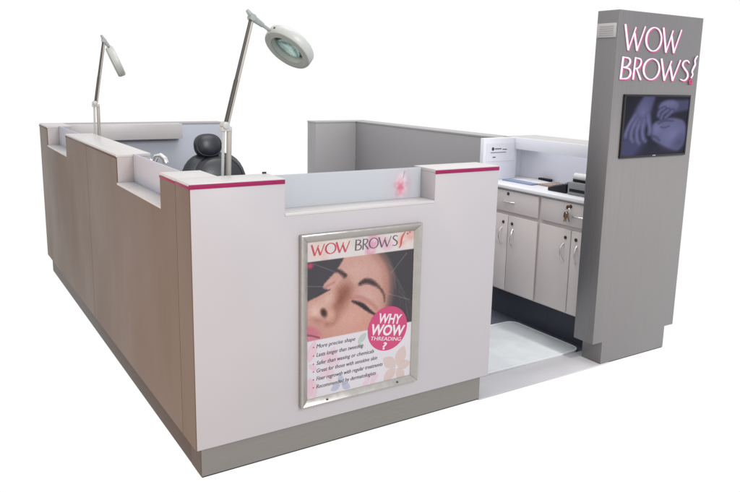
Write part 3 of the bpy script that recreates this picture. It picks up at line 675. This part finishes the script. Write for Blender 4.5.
# ------------------------------------------------------------------ magnifier lamps
def frame_to(n, c, spin):
    """matrix whose local -Z is the open face direction n, local X as close to spin as it can be"""
    z = -Vector(n).normalized(); x = (Vector(spin)-z*Vector(spin).dot(z)).normalized(); y = z.cross(x)
    m = Matrix((x, y, z)).transposed().to_4x4(); m.translation = Vector(c); return m
def lamp(bx, by, joint, top, neck, head, n, spin, rad, label):
    t = thing('magnifier_lamp', (bx, by, .77), label, 'lamp', 'magnifier lamps on the work desk')
    MB().lathe([(.0001, 0), (.05, 0), (.05, .02), (.035, .03), (.0001, .03)], Matrix.Translation((bx, by, .7705)), 32, False).build('base', M['lampwhite'], t, smooth=True)
    jx, jy, jz = joint; g = .0155
    for s, r_, m in ((-1, .0055, 'lampwhite'), (1, .0095, 'rod')):
        MB().tube([(bx+s*g*.9, by, .80), (jx+s*g*.7, jy, jz-.012)], r_, 12).build('lower_rod', M[m], t, smooth=True)
    q = MB(); q.tube([(jx-.006, jy-.02, jz), (jx-.006, jy+.02, jz)], .013, 16); q.box(jx-.022, jx+.018, jy-.012, jy+.012, jz-.022, jz-.006)
    q.build('joint', M['lampwhite'], t, bevel=.002)
    a, b = Vector(joint), Vector(top); u = (b-a).normalized(); side = u.cross(Vector((0, 1, 0))).normalized()
    mid = a+(b-a)*.42
    MB().tube([a-side*.005, a+u*.02-side*.005, b-side*.004], .0058, 10).build('upper_rod', M['rod'], t, smooth=True)
    MB().tube([a+side*.0065, b+side*.0045], .0048, 10).build('upper_rod', M['darkmetal'], t, smooth=True)
    MB().tube([a+u*.01+side*.004, mid+side*.004], .0075, 12).build('spring_cover', M['darkmetal'], t, smooth=True)
    nk = Vector(neck); e = (nk-b).normalized()
    k = MB(); k.tube([b-e*.022+Vector((0, 0, .014)), b+e*.006, b+e*.05], [.006, .013, .009], 12); k.tube([b+Vector((0, -.016, 0)), b+Vector((0, .016, 0))], .012, 14)
    k.build('elbow', M['lampgrey'], t, smooth=True)
    MB().tube([b+e*.03, nk-e*.004], .0065, 10).build('neck', M['lampgrey'], t, smooth=True)
    m = frame_to(n, head, spin)
    hd = MB().lathe([(rad*.70, -.020), (rad*.94, -.022), (rad, -.016), (rad, .012), (rad*.94, .019), (rad*.72, .020), (rad*.70, .016)], m, 56).build('lamp_head', M['lampwhite'], t, smooth=True)
    MB().lathe([(rad*.70, -.0225), (rad*.90, -.025), (rad*.97, -.023), (rad*.94, -.0215), (rad*.70, -.0195)], m, 56).build('light_ring', M['lampgrey'], hd, smooth=True)
    MB().lathe([(.0001, -.006), (rad*.4, -.0045), (rad*.702, -.001), (rad*.702, .003), (rad*.4, .007), (.0001, .009)], m, 40, False).build('lens', M['glass'], hd, smooth=True)
    for an in (0.0, .5, 1.0):
        p0 = m @ Vector((rad*math.cos(2.4+an), rad*math.sin(2.4+an), -.003)); p1 = m @ Vector(((rad+.003)*math.cos(2.4+an), (rad+.003)*math.sin(2.4+an), -.003))
        MB().tube([p0, p1], .004, 8).build('button', M['darkmetal'], hd, smooth=True)
    return t
def facing(head, ir, iu, cosv):
    """open-face direction given as right / up components seen from the entrance side and its share towards the viewer"""
    v = (Vector(head)-CAM).normalized(); s = math.sqrt(1-cosv*cosv); l = math.hypot(ir, iu)
    return (c_r*ir/l+c_u*iu/l)*s-v*cosv
h1 = (.483, .25, 1.535)
lamp(.2095, .25, (.226, .25, 1.243), (.331, .25, 1.632), (.402, .25, 1.590), h1, facing(h1, -.56, -.80, .37), (1, 0, -.5), .098, 'white magnifier lamp with ring head leaning right, at the front corner')
h2 = (.304, 2.25, 1.494)
lamp(.172, 2.25, (.178, 2.25, 1.248), (.240, 2.25, 1.612), (.262, 2.25, 1.585), h2, facing(h2, -.93, -.36, .26), (.5, 0, -1), .092, 'small magnifier lamp with head hanging edge-on, near the back corner')

# ------------------------------------------------------------------ small things
tp_ = thing('chrome_tap', (.190, 1.1, .77), 'small bright chrome tap showing above the frosted side pane', 'tap')
MB().lathe([(.0001, 0), (.03, 0), (.03, .012), (.014, .02), (.0001, .02)], Matrix.Translation((.190, 1.1, .7705)), 24, False).build('base', M['chrome'], tp_, smooth=True)
MB().tube([(.190, 1.1, .785), (.190, 1.1, .96), (.191, 1.1, 1.02), (.201, 1.095, 1.045), (.218, 1.085, 1.05), (.233, 1.075, 1.035), (.237, 1.07, 1.015)], [.012, .012, .012, .012, .012, .013, .014], 14).build('spout', M['chrome'], tp_, smooth=True)
MB().tube([(.190, 1.1, 1.0), (.170, 1.11, 1.035), (.161, 1.115, 1.04)], [.008, .008, .010], 12).build('lever', M['chrome'], tp_, smooth=True)

Z = .8305
o = B(2.275, 2.335, .74, .99, Z, Z+.008).build('blue_folder', M['blue'], at=(2.3, .86, Z), bevel=.001); tag(o, 'narrow blue folder lying on the worktop beside white papers', 'folder')
pa = [(2.345, .985), (2.50, .96), (2.46, .745), (2.34, .77)]
o = MB().prism(pa, 'z', Z, Z+.004).build('paper_sheet', M['paper'], at=(2.41, .87, Z)); tag(o, 'loose white paper sheets under the white shelf', 'paper')
o = MB().prism([(2.33, .735), (2.47, .72), (2.45, .63), (2.325, .645)], 'z', Z, Z+.01).build('brown_envelope', M['kraft'], at=(2.4, .68, Z), bevel=.002); tag(o, 'brown envelope on the worktop between papers and black terminal', 'envelope')
o = B(2.49, 2.515, .80, .90, Z, Z+.016).build('stapler', M['black'], at=(2.5, .85, Z), bevel=.004); tag(o, 'small dark stapler against the back of the shelf recess', 'stapler')
ct = thing('card_terminal', (2.28, .49, Z), 'black card terminal on the worktop left of the grey printer', 'terminal')
MB().prism([(.425, Z), (.560, Z), (.560, Z+.018), (.425, Z+.052)], 'x', 2.225, 2.31).build('body', M['black'], ct, bevel=.004)
for a in range(3):
    for b_ in range(3): B(2.237+b_*.022, 2.253+b_*.022, .47+a*.025, .486+a*.025, Z+.028-a*.006, Z+.045-a*.006).build('key', M['greyplastic'], ct)
MB().tube([(2.30, .55, Z+.01), (2.35, .60, Z+.012), (2.40, .57, Z+.03), (2.42, .48, Z+.06)], .004, 8).build('cable', M['black'], ct, smooth=True)
rp = thing('receipt_printer', (2.29, .34, Z), 'grey receipt printer with white paper curling out beside the sign tower', 'printer')
B(2.215, 2.36, .265, .405, Z, Z+.07).build('body', M['greyplastic'], rp, bevel=.006)
B(2.2135, 2.2155, .285, .39, Z+.018, Z+.034).build('paper_slot', M['black'], rp)
MB().prism([(.265+.012, Z+.0705), (.395, Z+.0705), (.395, Z+.088), (.277, Z+.082)], 'x', 2.24, 2.355).build('lid', M['black'], rp, bevel=.003)
MB().tube([(2.25, .26+.03, Z+.1), (2.25, .385, Z+.1)], .018, 20).build('paper_roll', M['paper'], rp, smooth=True)
kb = thing('key_bunch', (2.143, .312, .785), 'bunch of keys with brown tag hanging from the drawer lock', 'keys')
MB().tube([(2.149, .312, .783), (2.128, .312, .783)], .0035, 8).build('lock_key', M['brass'], kb, smooth=True)
MB().lathe([(.003, -.009), (.0105, -.009), (.0105, .009), (.003, .009)], Matrix.Translation((2.126, .312, .781)) @ Matrix.Rotation(R(90), 4, 'X') @ Matrix.Scale(.25, 4, (0, 0, 1)), 20).build('key_bow', M['brown'], kb, smooth=True)
rg = [(2.128+.002*math.sin(a), .312+.016*math.sin(a), .760+.016*math.cos(a)) for a in np.linspace(0, 2*math.pi, 22)]
MB().tube(rg, .0016, 6).build('ring', M['chrome'], kb, smooth=True)
MB().prism([(.318, .756), (.340, .750), (.344, .724), (.330, .712), (.312, .728)], 'x', 2.130, 2.137).build('tag', M['brown'], kb, bevel=.002)
for y, dz, an in ((.312, 0, .03), (.306, .004, -.08), (.318, -.002, .07)):
    pts = [(y-.006, .747+dz), (y+.005, .747+dz), (y+.007+an*.01, .732+dz), (y+.003+an*.06, .728+dz), (y+.003+an*.2, .702+dz), (y-.003+an*.2, .702+dz), (y-.003+an*.06, .728+dz), (y-.007+an*.01, .732+dz)]
    MB().prism(pts, 'x', 2.1215+an*.02, 2.1235+an*.02).build('hanging_key', M['brass'], kb)
nt = thing('notice', (2.27, 1.0285, .95), 'small printed notice on the white end of the shelf unit', 'notice')
B(2.172, 2.40, 1.0275, 1.0295, .945, 1.055).build('sheet', M['inwhite'], nt)
MB().prism([(2.222+.010*math.cos(2*math.pi*k/14), 1.020+.011*math.sin(2*math.pi*k/14)) for k in range(14)], 'y', 1.0265, 1.0274).build('logo_dot', M['ink'], nt)
for x0, x1, z, h in ((2.238, 2.29, 1.017, .006), (2.30, 2.335, 1.013, .005), (2.205, 2.33, .996, .0035), (2.222, 2.245, .966, .006)):
    B(x0, x1, 1.0266, 1.0274, z, z+h).build('print_line', M['inkgrey'], nt)
